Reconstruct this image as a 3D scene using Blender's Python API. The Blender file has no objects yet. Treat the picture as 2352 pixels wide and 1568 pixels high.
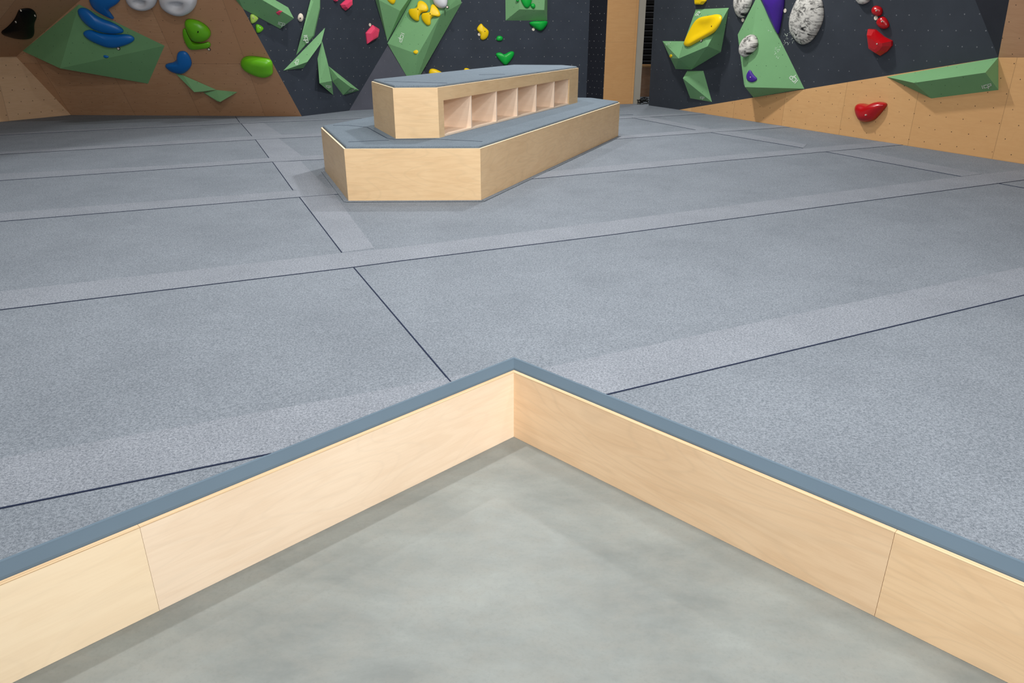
import bpy, bmesh, math, random
from mathutils import Vector as V
random.seed(7)
C = bpy.context.scene.collection
FPX, PITCH, CAMZ = 1700.0, math.radians(23), 1.5      # focal length (px of a 2352 wide frame), tilt, height over the mats
ZC = -0.405                                           # concrete level; the mats' top is z = 0
CR, CF, CU = V((1,0,0)), V((0,math.cos(PITCH),-math.sin(PITCH))), V((0,math.sin(PITCH),math.cos(PITCH)))
O = V((0,0,CAMZ))

# ------------------------------------------------------------------ survey: sight lines onto real planes
def ray(x, y): return CR*(x-1176)/FPX + CF - CU*(y-784)/FPX
def fl(x, y, z=0.0):
    d = ray(x, y); return O + d*((z-CAMZ)/d.z)
class Plane:
    def __init__(s, a, b, c):
        s.a = a.copy(); s.n = (b-a).cross(c-a).normalized()
        if s.n.dot(O-a) < 0: s.n = -s.n
        t = V((0,0,1)).cross(s.n)
        s.t = t.normalized() if t.length > 1e-4 else V((1,0,0))
        s.u = s.n.cross(s.t)
    def at(s, x, y, h=0.0):
        d = ray(x, y); return O + d*((s.a + s.n*h - O).dot(s.n)/d.dot(s.n))
    def onto(s, p, h=0.0): return p - s.n*((p-s.a).dot(s.n)-h)
def vert(a, b): return Plane(a, b, a+V((0,0,1)))
def ext(p, q, t): return p + (q-p)*t
def px2(crop, pts):                                   # points read in a magnified view
    ox, oy, s = crop; return [(ox+x/s, oy+y/s) for x, y in pts]

# ------------------------------------------------------------------ materials
def lin(r, g, b):
    f = lambda c: (c/255/12.92 if c/255 <= .04045 else ((c/255+.055)/1.055)**2.4)
    return (f(r), f(g), f(b), 1)
class NT:
    def __init__(s, name):
        s.m = bpy.data.materials.new(name); s.m.use_nodes = True
        s.t = s.m.node_tree; s.b = s.t.nodes['Principled BSDF']
    def n(s, typ, **kw):
        x = s.t.nodes.new(typ)
        for k, v in kw.items():
            if k.startswith('i_'): x.inputs[int(k[2:])].default_value = v
            else: setattr(x, k, v)
        return x
    def l(s, a, b): s.t.links.new(a, b)
    def math(s, op, a, b=None, c=None):
        x = s.n('ShaderNodeMath', operation=op)
        for i, v in enumerate((a, b, c)):
            if v is None: continue
            if isinstance(v, (int, float)): x.inputs[i].default_value = v
            else: s.l(v, x.inputs[i])
        return x.outputs[0]
    def mix(s, fac, a, b, blend='MIX'):
        x = s.n('ShaderNodeMix', data_type='RGBA', blend_type=blend)
        for i, v in ((0, fac), (6, a), (7, b)):
            if isinstance(v, (int, float, tuple)): x.inputs[i].default_value = v
            else: s.l(v, x.inputs[i])
        return x.outputs[2]
    def noise(s, vec, scale, detail=3, rough=.5, dist=0):
        x = s.n('ShaderNodeTexNoise'); x.inputs['Scale'].default_value = scale
        x.inputs['Detail'].default_value = detail; x.inputs['Roughness'].default_value = rough
        x.inputs['Distortion'].default_value = dist
        s.l(vec, x.inputs['Vector']); return x.outputs['Fac']
    def ramp(s, v, lo, hi, a=0.0, b=1.0):
        x = s.n('ShaderNodeMapRange'); x.clamp = True; s.l(v, x.inputs[0])
        for i, k in enumerate((lo, hi, a, b)): x.inputs[i+1].default_value = k
        return x.outputs[0]
    def uv(s): return s.n('ShaderNodeUVMap', uv_map='UVMap').outputs[0]
    def obj(s): return s.n('ShaderNodeTexCoord').outputs['Object']
    def mapping(s, vec, loc=(0,0,0), rot=(0,0,0), sc=(1,1,1)):
        x = s.n('ShaderNodeMapping'); s.l(vec, x.inputs[0])
        x.inputs[1].default_value = loc; x.inputs[2].default_value = rot; x.inputs[3].default_value = sc
        return x.outputs[0]
    def sep(s, v):
        x = s.n('ShaderNodeSeparateXYZ'); s.l(v, x.inputs[0]); return x.outputs[0], x.outputs[1]
    def comb(s, a, b):
        x = s.n('ShaderNodeCombineXYZ'); s.l(a, x.inputs[0]); s.l(b, x.inputs[1]); return x.outputs[0]
    def dots(s, uv, gx, gy, r, off=(0, 0)):           # staggered rows of round holes
        u, v = s.sep(uv)
        v2 = s.math('DIVIDE', s.math('ADD', v, off[1]), gy); row = s.math('FLOOR', v2)
        u2 = s.math('ADD', s.math('DIVIDE', s.math('ADD', u, off[0]), gx), s.math('MULTIPLY', row, .5))
        du = s.math('MULTIPLY', s.math('SUBTRACT', s.math('FRACT', u2), .5), gx)
        dv = s.math('MULTIPLY', s.math('SUBTRACT', s.math('FRACT', v2), .5), gy)
        d = s.math('SQRT', s.math('ADD', s.math('MULTIPLY', du, du), s.math('MULTIPLY', dv, dv)))
        w = s.n('ShaderNodeTexWhiteNoise', noise_dimensions='2D')
        s.l(s.comb(s.math('FLOOR', u2), row), w.inputs['Vector'])
        return s.math('LESS_THAN', d, r), w.outputs['Value']
    def bump(s, h, strength, dist=.01):
        x = s.n('ShaderNodeBump'); x.inputs['Strength'].default_value = strength
        x.inputs['Distance'].default_value = dist; s.l(h, x.inputs['Height'])
        s.l(x.outputs[0], s.b.inputs['Normal'])
    def out(s, col, rough=.6, spec=.3):
        if isinstance(col, tuple): s.b.inputs['Base Color'].default_value = col
        else: s.l(col, s.b.inputs['Base Color'])
        s.b.inputs['Roughness'].default_value = rough
        s.b.inputs['Specular IOR Level'].default_value = spec
        return s.m

def m_ply(name, c, var=.12, panel=None, holes=None, seam_k=.55, rough=.5, spec=.3, grain_v=True, off=(0, 0)):
    """birch plywood: c base tone; panel = (w, h) of the boards; holes = (gx, gy, r)"""
    t = NT(name); uv = t.mapping(t.uv(), loc=(off[0], off[1], 0))
    base = lin(*c); lo = tuple(v*k for v, k in zip(base[:3], (1-var*.9, 1-var*1.3, 1-var*1.7)))+(1,)
    g = t.noise(t.mapping(uv, sc=(1.1, 7, 1) if grain_v else (7, 1.1, 1)), 2.2, 4, .55, 1.6)
    g2 = t.noise(t.mapping(uv, sc=(1.5, 45, 1) if grain_v else (45, 1.5, 1)), 3, 3, .6, .3)
    blotch = t.noise(uv, 1.7, 3, .5, .4)
    f = t.math('ADD', t.math('MULTIPLY', t.ramp(g, .42, .62), .45), t.math('MULTIPLY', t.ramp(blotch, .4, .7), .4))
    f = t.math('ADD', f, t.math('MULTIPLY', t.ramp(g2, .4, .7), .25))
    col = t.mix(f, base, lo)
    # cathedral figure: thin contour rings of a stretched noise
    ring = t.noise(t.mapping(uv, sc=(.8, 3.2, 1) if grain_v else (3.2, .8, 1)), 1.1, 1, .4, .5)
    rr = t.math('ABSOLUTE', t.math('SUBTRACT', t.math('FRACT', t.math('MULTIPLY', ring, 14)), .5))
    col = t.mix(t.math('MULTIPLY', t.ramp(rr, .5, .34, 1, 0), min(.5, .05+.9*var*var/.1)), col, tuple(v*.72 for v in base[:3])+(1,))
    if panel:
        u, v = t.sep(uv); pu = t.math('DIVIDE', u, panel[0]); pv = t.math('DIVIDE', v, panel[1])
        w = t.n('ShaderNodeTexWhiteNoise', noise_dimensions='2D')
        t.l(t.comb(t.math('FLOOR', pu), t.math('FLOOR', pv)), w.inputs['Vector'])
        col = t.mix(t.math('MULTIPLY', w.outputs['Value'], 1.0), col, tuple(v*k for v, k in zip(base[:3], (.80, .72, .66)))+(1,))
        ed = []
        for p, size in ((pu, panel[0]), (pv, panel[1])):
            fr = t.math('FRACT', p); e = t.math('MULTIPLY', t.math('MINIMUM', fr, t.math('SUBTRACT', 1, fr)), size)
            ed.append(t.math('LESS_THAN', e, .004))
        col = t.mix(t.math('MULTIPLY', t.math('MAXIMUM', *ed), seam_k), col, tuple(v*.35 for v in base[:3])+(1,))
    if holes:
        d, w = t.dots(uv, *holes); col = t.mix(t.math('MULTIPLY', d, t.ramp(w, 0, .5, .55, .95)), col, lin(58, 44, 36))
    return t.out(col, rough, spec)

def m_dark(name, c, holes, bright=(150, 150, 150), chalk=0.0):
    t = NT(name); uv = t.uv(); n = t.noise(uv, 1.3, 4, .6)
    col = t.mix(t.ramp(n, .35, .7), lin(*c), tuple(v*1.25 for v in lin(*c)[:3])+(1,))
    d, w = t.dots(uv, *holes)
    col = t.mix(t.math('MULTIPLY', d, t.ramp(w, .1, 1, .04, .62)), col, lin(*bright))
    return t.out(col, .75, .2)

def m_paint(name, c, rough=.6, spec=.25, holes=None, var=.06):
    t = NT(name); n = t.noise(t.obj(), 3, 4, .6)
    col = t.mix(t.ramp(n, .35, .7), lin(*c), tuple(v*(1-var) for v in lin(*c)[:3])+(1,))
    if holes:
        d, w = t.dots(t.uv(), *holes); col = t.mix(t.math('MULTIPLY', d, t.ramp(w, .2, .8, 0, .85)), col, lin(40, 58, 42))
    return t.out(col, rough, spec)

def m_carpet(name, a, b, scale=260):
    t = NT(name); p = t.obj()
    n1 = t.noise(p, scale, 2, .7); n2 = t.noise(p, scale*.38, 2, .6); n3 = t.noise(p, 2.2, 3, .6); n4 = t.noise(p, scale*2.3, 1, .5)
    f = t.math('ADD', t.math('MULTIPLY', t.ramp(n1, .3, .7), .55), t.math('MULTIPLY', t.ramp(n2, .3, .7), .45))
    col = t.mix(f, lin(*a), lin(*b))
    col = t.mix(t.math('MULTIPLY', t.ramp(n4, .6, .75), .35), col, lin(186, 192, 200))
    col = t.mix(t.math('MULTIPLY', t.ramp(n3, .35, .7), .16), col, tuple(v*.8 for v in lin(*a)[:3])+(1,))
    t.bump(n1, .35, .004)
    return t.out(col, .95, .1)

def m_concrete():
    t = NT('polished_concrete'); p = t.obj()
    n1 = t.noise(t.mapping(p, rot=(0, 0, .5), sc=(1, 1.9, 1)), 1.5, 8, .66, .25); n2 = t.noise(t.mapping(p, rot=(0, 0, .7), sc=(1, 1.6, 1)), 6, 7, .7, .2); n3 = t.noise(p, 90, 2, .6)
    col = t.mix(t.ramp(n1, .33, .68), lin(116, 122, 121), lin(142, 148, 146))
    col = t.mix(t.math('MULTIPLY', t.ramp(n2, .42, .7), .55), col, lin(138, 139, 134))
    col = t.mix(t.math('MULTIPLY', t.ramp(n3, .5, .75), .2), col, lin(108, 112, 110))
    t.l(t.ramp(n2, .3, .7, .42, .6), t.b.inputs['Roughness'])
    t.b.inputs['Specular IOR Level'].default_value = .3; t.l(col, t.b.inputs['Base Color'])
    return t.m

def m_marble():
    t = NT('black_white_swirl_plastic'); p = t.obj()
    n = t.noise(t.mapping(p, rot=(.3, .7, .6), sc=(.5, 3.2, 5)), 4.2, 5, .62, 1.0)
    col = t.mix(t.ramp(n, .34, .55), lin(30, 30, 32), lin(212, 210, 204))
    return t.out(col, .5, .35)

def m_edge(name, a, b):                                         # plywood end grain: thin plies
    t = NT(name); u, v = t.sep(t.uv())
    w = t.noise(t.mapping(t.uv(), sc=(1.2, 300, 1)), 1, 1, .5)
    col = t.mix(t.ramp(w, .45, .6), lin(*a), lin(*b))
    return t.out(col, .6, .2)

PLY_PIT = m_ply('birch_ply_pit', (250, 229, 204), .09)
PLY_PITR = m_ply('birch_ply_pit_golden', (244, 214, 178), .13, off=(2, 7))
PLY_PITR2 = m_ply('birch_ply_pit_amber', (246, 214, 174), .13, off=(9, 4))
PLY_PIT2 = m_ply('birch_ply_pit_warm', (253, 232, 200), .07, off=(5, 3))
PLY_BENCH = m_ply('birch_ply_bench', (240, 208, 164), .13, rough=.45)
PLY_IN = m_ply('birch_ply_cubby', (252, 230, 208), .06)
PLY_EDGE = m_edge('plywood_edge', (220, 194, 158), (192, 160, 122))
PLY_EDGE2 = m_edge('pale_plywood_edge', (250, 232, 204), (232, 208, 172))
PLY_OVER = m_ply('ply_overhang', (204, 162, 127), .16, (1.22, 1.22), (.2, .2, .0062), .5, off=(.35, .2))
PLY_LEFT = m_ply('ply_left', (218, 187, 154), .14, (1.22, 2.44), (.2, .2, .0075), .5)
PLY_RIGHT = m_ply('ply_right', (212, 169, 118), .11, (1.22, 2.44), (.24, .17, .0065), .5)
PLY_PILLAR = m_ply('ply_pillar', (204, 162, 112), .2, (1.5, 1.22), None, .25)
DARK = m_dark('navy_wall_paint', (50, 56, 66), (.17, .17, .0085))
DARK_R = m_dark('navy_wall_paint_right', (54, 59, 67), (.19, .19, .0085), (140, 142, 148))
DARK_F = m_dark('navy_facet_lit', (68, 70, 80), (.2, .2, .006), (120, 120, 124))  # lighter dark-wall tone: the upward-facing facet's extra light is in the colour
DARK_P = m_dark('plain_dark_paint', (44, 46, 54), (.3, .3, .001))
DARK_N = m_dark('darker_return_panel', (28, 30, 38), (.13, .13, .008), (180, 180, 180))  # darker than the neighbouring dark wall, with brighter dots
GREEN = m_paint('sage_green_texture_paint', (120, 170, 120), .7, .2, (.17, .17, .006))
CARPET = m_carpet('grey_blue_carpet', (65, 74, 84), (155, 163, 173))
STRIP = m_carpet('grey_carpet_strip', (74, 82, 92), (166, 172, 182))
BENCH_C = m_carpet('bench_carpet', (84, 96, 106), (122, 135, 147))
EDGING = m_paint('blue_grey_edging', (98, 116, 131), .8, .15)
SEAM = m_paint('dark_seam', (38, 46, 68), .9, .1)
GREYPOST = m_paint('grey_steel_paint', (140, 136, 126), .6, .3)
BLACKP = m_paint('black_plastic', (6, 6, 7), .5, .2)
BLUE = m_paint('blue_hold_plastic', (8, 108, 190), .38, .5)
LIME = m_paint('lime_hold_plastic', (104, 186, 22), .32, .5)
LIMEP = m_paint('pale_lime_hold_plastic', (172, 208, 92), .4, .4)
YEL = m_paint('yellow_hold_plastic', (246, 206, 12), .4, .4)
PINK = m_paint('pink_hold_plastic', (226, 66, 104), .35, .5)
REDH = m_paint('red_hold_plastic', (178, 6, 18), .25, .6)
KGREEN = m_paint('kelly_green_hold_plastic', (8, 172, 62), .4, .4)
PURP = m_paint('purple_hold_plastic', (66, 34, 140), .4, .4)
CREAM = m_paint('cream_hold_plastic', (226, 216, 200), .5, .3)
WHITE = m_paint('white_hold_plastic', (216, 217, 222), .5, .3)
MARB = m_marble()
LOGO = m_paint('white_print', (214, 228, 214), .7, .2)
BOLT = m_paint('zinc_bolt', (196, 190, 180), .35, .5)
BOLTD = m_paint('dark_bolt', (34, 30, 28), .5, .3)
CONC = m_concrete()
SHUT = m_paint('black_shutter', (16, 16, 19), .6, .3)
SHUTL = m_paint('shutter_lip', (92, 94, 98), .5, .4)
CRATE = m_ply('crate_ply', (186, 150, 124), .2)
CABLE = m_paint('black_cable', (12, 12, 13), .5, .4)

# ------------------------------------------------------------------ mesh helpers
def uvs(bm):
    bm.normal_update()
    L = bm.loops.layers.uv.get('UVMap') or bm.loops.layers.uv.new('UVMap')
    for f in bm.faces:
        n = f.normal; t = V((0,0,1)).cross(n)
        if t.length > .05: t.normalize()
        else:
            e = max(f.edges, key=lambda e: e.calc_length()); t = (e.verts[1].co-e.verts[0].co).normalized()
            if t.x < 0: t = -t
        u = n.cross(t)
        for lp in f.loops: lp[L].uv = (lp.vert.co.dot(t), lp.vert.co.dot(u))
def make(name, bm, mat, parent=None, smooth=False, origin=None):
    uvs(bm)
    if origin is None:
        k = V((0,0,0))
        for v in bm.verts: k += v.co
        origin = k/max(1, len(bm.verts))
    po = parent.matrix_world.translation.copy() if False else (V(parent['_o']) if parent else V((0,0,0)))
    for v in bm.verts: v.co -= origin
    me = bpy.data.meshes.new(name); bm.to_mesh(me); bm.free()
    for m in (mat if isinstance(mat, list) else [mat]): me.materials.append(m)
    if smooth:
        for p in me.polygons: p.use_smooth = True
    o = bpy.data.objects.new(name, me); C.objects.link(o)
    o['_o'] = tuple(origin)
    if parent: o.parent = parent
    o.location = origin-po
    return o
def empty(name, loc):
    o = bpy.data.objects.new(name, None); C.objects.link(o); o.location = loc; o['_o'] = tuple(loc)
    o.empty_display_size = .1
    return o
def tag(o, label, cat, group=None):
    o['label'] = label; o['category'] = cat
    if group: o['group'] = group
    return o
def struct(o, label=None):
    o['kind'] = 'structure'
    if label: o['label'] = label
    return o
def quadface(bm, pts): return bm.faces.new([bm.verts.new(p) for p in pts])
def prism(bm, pts, d):
    """polygon pts swept by vector d"""
    a = [bm.verts.new(p) for p in pts]; b = [bm.verts.new(p+d) for p in pts]
    n = len(pts); bm.faces.new(a); bm.faces.new(b[::-1])
    for i in range(n): bm.faces.new((a[i], b[i], b[(i+1) % n], a[(i+1) % n]))
    bmesh.ops.recalc_face_normals(bm, faces=bm.faces[:])
def slab(pts, d):
    bm = bmesh.new(); prism(bm, pts, d); return bm
def wallslab(name, pts, pl, mat, thick=.05):
    return struct(make(name, slab(pts, -pl.n*thick), mat))
def hull(bm, pts):
    vs = [bm.verts.new(p) for p in pts]
    r = bmesh.ops.convex_hull(bm, input=vs)
    junk = [g for g in set(r['geom_interior']+r['geom_unused']) if isinstance(g, bmesh.types.BMVert)]
    if junk: bmesh.ops.delete(bm, geom=junk, context='VERTS')
    bmesh.ops.dissolve_limit(bm, angle_limit=.02, verts=bm.verts[:], edges=bm.edges[:])
def tube(bm, pts, r, seg=8):
    rings = []
    for i, p in enumerate(pts):
        t = (pts[min(i+1, len(pts)-1)]-pts[max(i-1, 0)]).normalized()
        a = t.cross(V((0,0,1))); a = a.normalized() if a.length > .01 else V((1,0,0)); b = t.cross(a)
        rings.append([bm.verts.new(p+(a*math.cos(q*2*math.pi/seg)+b*math.sin(q*2*math.pi/seg))*r) for q in range(seg)])
    for A, B in zip(rings, rings[1:]):
        for q in range(seg): bm.faces.new((A[q], A[(q+1) % seg], B[(q+1) % seg], B[q]))
    bm.faces.new(rings[0][::-1]); bm.faces.new(rings[-1])
    bmesh.ops.recalc_face_normals(bm, faces=bm.faces[:])

# ------------------------------------------------------------------ camera
cam = bpy.data.cameras.new('camera'); co = bpy.data.objects.new('camera', cam); C.objects.link(co)
co.location = O; co.rotation_euler = (math.pi/2-PITCH, 0, 0)
cam.sensor_width = 36; cam.lens = 36*FPX/2352; cam.clip_end = 100
bpy.context.scene.camera = co

# ------------------------------------------------------------------ setting: concrete
bm = bmesh.new(); prism(bm, [V((-6,-4,ZC)), V((6,-4,ZC)), V((6,5,ZC)), V((-6,5,ZC))], V((0,0,-.1)))
struct(make('floor', bm, CONC, origin=V((0,0,0))), 'polished grey concrete floor in the sunken corner')

# pit corner geometry (in plan): corner point and the two wall directions running towards the viewer
PC = fl(1180, 1003, ZC); PC = V((PC.x, PC.y, 0))
dl = fl(29, 1568, ZC)-fl(1180, 1003, ZC); dl.z = 0; dl.normalize()
dr = fl(2315, 1568, ZC)-fl(1180, 1003, ZC); dr.z = 0; dr.normalize()
nl = V((dl.y, -dl.x, 0));  nl = nl if nl.dot(V((-1,1,0))) > 0 else -nl       # outward (away from the pit)
nr = V((dr.y, -dr.x, 0));  nr = nr if nr.dot(V((1,1,0))) > 0 else -nr
def off(o):                                            # corner of the outline offset outward by o
    a = dl; b = dr; P = PC+nl*o; Q = PC+nr*o
    k = ((Q.x-P.x)*b.y-(Q.y-P.y)*b.x)/(a.x*b.y-a.y*b.x)
    return P+a*k
TH, ZT = .021, -.045
def board(name, side, s0, s1, mat, label, mitre):
    d, n = (dl, nl) if side == 'l' else (dr, nr)
    root = empty(name, PC+d*((s0+s1)/2)+V((0,0,ZC)))
    p0 = PC+d*s0; p1 = PC+d*s1
    q0 = off(TH) if mitre else p0+n*TH
    q1 = p1+n*TH
    z = lambda p, k: V((p.x, p.y, k))
    b = bmesh.new(); prism(b, [z(p0, ZC+.001), z(p1, ZC+.001), z(q1, ZC+.001), z(q0, ZC+.001)], V((0,0,ZT-.004-ZC)))
    make('panel', b, mat, root)
    b = bmesh.new(); prism(b, [z(p0, ZT-.003), z(p1, ZT-.003), z(q1, ZT-.003), z(q0, ZT-.003)], V((0,0,.003)))
    make('top_edge', b, PLY_EDGE, root)
    return tag(root, label, 'plywood board', 'birch boards edging the sunken concrete corner')
def along(d, x, y, z):
    p = fl(x, y, z); return (V((p.x, p.y, 0))-PC).dot(d)
sl, sr = along(dl, 363, 1397, ZC), along(dr, 2012, 1410, ZC)
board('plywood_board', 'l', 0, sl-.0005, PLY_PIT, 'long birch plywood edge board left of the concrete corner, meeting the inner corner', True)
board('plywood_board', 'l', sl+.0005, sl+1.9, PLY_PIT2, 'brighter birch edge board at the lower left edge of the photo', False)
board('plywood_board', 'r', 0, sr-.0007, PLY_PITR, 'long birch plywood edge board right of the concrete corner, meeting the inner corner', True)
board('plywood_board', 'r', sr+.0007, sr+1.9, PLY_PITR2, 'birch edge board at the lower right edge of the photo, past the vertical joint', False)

# ------------------------------------------------------------------ the padded mats
mat_root = tag(empty('padded_mat_floor', V((0, 8, -.2))), 'grey carpeted padded bouldering mat floor around the bench, in wide seamed sheets', 'crash mat')
INS = TH+.034                                          # carpet starts behind the rounded edging
E0 = off(INS)
def clip(poly, p, n):                                  # keep the side where (x-p).n >= 0
    r = []
    for i, a in enumerate(poly):
        b = poly[(i+1) % len(poly)]; da, db = (a-p).dot(n), (b-p).dot(n)
        if da >= 0: r.append(a)
        if (da > 0) != (db > 0) and abs(da-db) > 1e-9: r.append(a+(b-a)*(da/(da-db)))
    return r
def outside(poly):
    A = clip(poly, E0, nl); B = clip(clip(poly, E0, -nl), E0, nr)
    return [q for q in (A, B) if len(q) >= 3]
def floorpart(name, poly, z0, z1, mat, convex_clip=True):
    b = bmesh.new(); k = 0
    for q in (outside(poly) if convex_clip else [poly]):
        ar = abs(sum(q[i].x*q[(i+1) % len(q)].y-q[(i+1) % len(q)].x*q[i].y for i in range(len(q))))/2
        if ar < 1e-4: continue
        prism(b, [V((v.x, v.y, z1)) for v in q], V((0,0,z0-z1))); k += 1
    if not k: b.free(); return None
    return make(name, b, mat, mat_root)
def W(pts): return [fl(x, y) for x, y in pts]
def grow(l, a=0.0, b=0.0):                             # lengthen a polyline at its ends
    l = l[:]
    if a: l.insert(0, l[0]+(l[0]-l[1]).normalized()*a)
    if b: l.append(l[-1]+(l[-1]-l[-2]).normalized()*b)
    return l
# long seams (dark line) and the far edge of the light strip above each; left piece and right piece
S = [
 (grow(W([(0,1168),(650,1037)]), 4, .3),              grow(W([(0,1054),(561,954),(1015,870)]), 4, .3)),
 (grow(W([(1400,905),(2352,678)]), .3, 4),            grow(W([(1300,835),(1747,739),(2352,613)]), .6, 4)),
 (grow(W([(0,712),(812,614),(928,598.5),(1400,540),(2352,413.5)]), 5, 3),
  grow(W([(0,670),(784,582),(925,568),(1400,508.5),(1845,450.7),(2205,406),(2352,390)]), 5, 3)),
 (grow(W([(0,509),(688,453),(768,447)]), 5, .4),       grow(W([(0,490),(672,438),(740,433)]), 5, .3)),
 (grow(W([(1215,412),(1400,394.8),(1634,372),(1896,348.6),(2073,333)]), .3, .6), grow(W([(1250,395),(1400,380.5),(1634,359.7),(1823,343.7),(1999,327.7)]), .3, .8)),
 (grow(W([(0,415),(626,372),(738,366.5)]), 5, .6),     grow(W([(0,399.5),(374,380.7),(617,363),(738,356)]), 5, .5)),
 (grow(W([(1423,319),(1632,304.4),(1804,292.7)]), .3, .6), grow(W([(1442,310.8),(1598,298.5),(1778,288)]), .3, .7)),
 (grow(W([(0,355),(587,321),(735,313.5)]), 5, .8),     grow(W([(0,349),(578,312.7),(735,306)]), 5, .8)),
 (grow(W([(1424,273),(1493,269.2),(1595.6,263)]), .3, .5), grow(W([(1424,268.5),(1553,261.5)]), .3, .8)),
 (grow(W([(0,311),(289,295.7),(554,283.8),(800,273.6)]), 3, .6), grow(W([(0,306.6),(374,289.3),(549,281.8),(800,271.6)]), 3, .6)),
]
# sheets: one big sheet per row and side, cut along the seams (they lie edge to edge)
def line_y(l, x):                                      # plan: y of a polyline at x, extended straight
    k = 0
    while k < len(l)-2 and x > l[k+1].x: k += 1
    a, b = l[k], l[k+1]
    return a.y+(b.y-a.y)*(x-a.x)/(b.x-a.x)
rows = [None, S[0][0]+S[1][0], S[2][0], S[3][0]+S[4][0], S[5][0]+S[6][0], S[7][0]+S[8][0], S[9][0]]
cross = [None, W([(812,614),(1035,877)]), W([(688,453),(785,580)]), W([(626,372),(673,437)]), W([(587,321),(618,363)]), W([(554,284),(579,313)]), W([(541,268),(551,282)])]
XL, XR, YF = -11.0, 9.5, 19.5
for k in range(7):
    for side in (0, 1):
        c = cross[k]
        def cx(y):
            if c is None: return 0.0
            return c[0].x+(c[1].x-c[0].x)*(y-c[0].y)/(c[1].y-c[0].y)
        low = rows[k]; high = rows[k+1] if k < 6 else None
        pl_, ph_ = [], []
        for lst, l in ((pl_, low), (ph_, high)):
            yc = 0
            if l:
                x = cx(cx and line_y(l, 0)); 
                for _ in range(6): x = cx(line_y(l, x))
                yc = line_y(l, x)
            else:
                yc = -4.0 if lst is pl_ else YF; x = cx(yc) if c else 0.0
            xs = [XL, x] if side == 0 else [x, XR]
            mid = sorted(p.x for p in l if xs[0]+.05 < p.x < xs[1]-.05) if l else []
            for q in [xs[0]]+mid+[xs[1]]:
                lst.append(V((q, line_y(l, q) if l else yc, 0)))
        floorpart('carpet_sheet', pl_+ph_[::-1], -.40, 0.0, CARPET)
def band(l, m):                                        # strip between two polylines
    return l+m[::-1]
for (seam, top) in S:
    floorpart('overlap_strip', band(seam, top), .0, .0025, STRIP)
for a in ([(626,372),(690,369.7),(757,436),(673,437)], [(587,321),(640,318),(694,358.5),(618,363)], [(554,284),(605,282),(648,310),(579,313)],
          [(688,453),(768,447),(860,570),(785,580)],
          [(1451,270.4),(1493.5,269.3),(1632,296),(1598,298.5)], [(1632,304.4),(1687,301),(1853,332),(1844,340)],
          [(1896,348.7),(1963,343.5),(2255,399),(2210,405)]):
    floorpart('overlap_strip', W(a), .0, .0022, STRIP)
def seamline(l, w=.007, h=.0035):
    n = len(l); le, ri = [], []
    for i, p in enumerate(l):
        t = (l[min(i+1, n-1)]-l[max(i-1, 0)]).normalized(); s = V((-t.y, t.x, 0))*w/2
        le.append(p+s); ri.append(p-s)
    b = bmesh.new(); ok = False
    for i in range(n-1):
        for q in outside([le[i], le[i+1], ri[i+1], ri[i]]):
            prism(b, [V((v.x, v.y, h)) for v in q], V((0,0,-h+.0005))); ok = True
    return make('seam', b, SEAM, mat_root) if ok else b.free()
for seam, top in S: seamline(seam)
for c in cross[1:]: seamline(c)
for a in ([(1451,270.4),(1598,298.5)], [(1632,304.4),(1844,340)], [(1896,348.6),(2210,406)], [(2290,421),(2352,432)], [(1424,264.4),(1454,263.6)]):
    seamline(W(a), .011)
# rounded edging along the pit
for d, n, k in ((dl, nl, 1), (dr, nr, -1)):
    prof = [(TH+.001, ZT-.03), (TH+.001, ZT+.004), (TH+.003, ZT+.010), (TH+.024, -.004), (TH+.027, .001), (TH+.036, .002), (TH+.036, ZT-.03)]
    b = bmesh.new(); A, B = [], []
    for o, z in prof:
        c = off(o); A.append(b.verts.new(V((c.x, c.y, z)))); e = PC+n*o+d*4.0; B.append(b.verts.new(V((e.x, e.y, z))))
    for i in range(len(prof)):
        j = (i+1) % len(prof); b.faces.new((A[i], A[j], B[j], B[i]))
    b.faces.new(A[::-1]); b.faces.new(B); bmesh.ops.recalc_face_normals(b, faces=b.faces[:])
    o = make('edge_trim', b, EDGING, mat_root); o['label'] = 'smooth blue-grey edge trim along the plywood'

# ------------------------------------------------------------------ walls
F163, F693, F802 = fl(163,264), fl(693,267), fl(802,254)
L1 = vert(fl(0,280), F163); Q = L1.at(37,130)
M = Plane(F163, F693, Q)
T185, T547 = M.at(185,0), M.at(547,0)
BL = ext(F163, fl(0,280), 3.2); BLz = V((BL.x, BL.y, Q.z))
wallslab('wall_left', [BL, F163, Q, BLz], L1, PLY_LEFT)
topL = ext(Q, T185, 2.7); topR = ext(F693, T547, 2.6)
L2 = Plane(Q, BLz, T185)
wallslab('wall_left_overhang', [BLz, Q, topL, BLz+(topL-Q)], L2, PLY_OVER)
wallslab('wall_back_overhang', [F163, F693, topR, topL, Q], M, PLY_OVER)
N1 = Plane(F693, F802, T547); AP = N1.at(905,80)
F1346 = fl(1346,236); APb = V((AP.x, AP.y, 0))
N3 = vert(APb, F1346)
k = APb + (F1346-APb)*.28
N2 = Plane(F802, k, AP)
dd = N1.n.cross(N3.n); dd = dd if dd.z > 0 else -dd
AT = AP+dd*((4.9-AP.z)/dd.z)
wallslab('wall_back_left_dark', [F693, F802, AP, AT, topR], N1, DARK)
wallslab('wall_back_facet', [F802, k, AP], N2, DARK_F)
F1392 = fl(1385,240)
wallslab('wall_back_dark', [k, F1346, F1346+V((0,0,4.9)), AT, AP], N3, DARK)
N4 = vert(F1346, F1392)
wallslab('wall_back_return', [F1346, F1392, F1392+V((0,0,4.9)), F1346+V((0,0,4.9))], N4, DARK_N)
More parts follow.
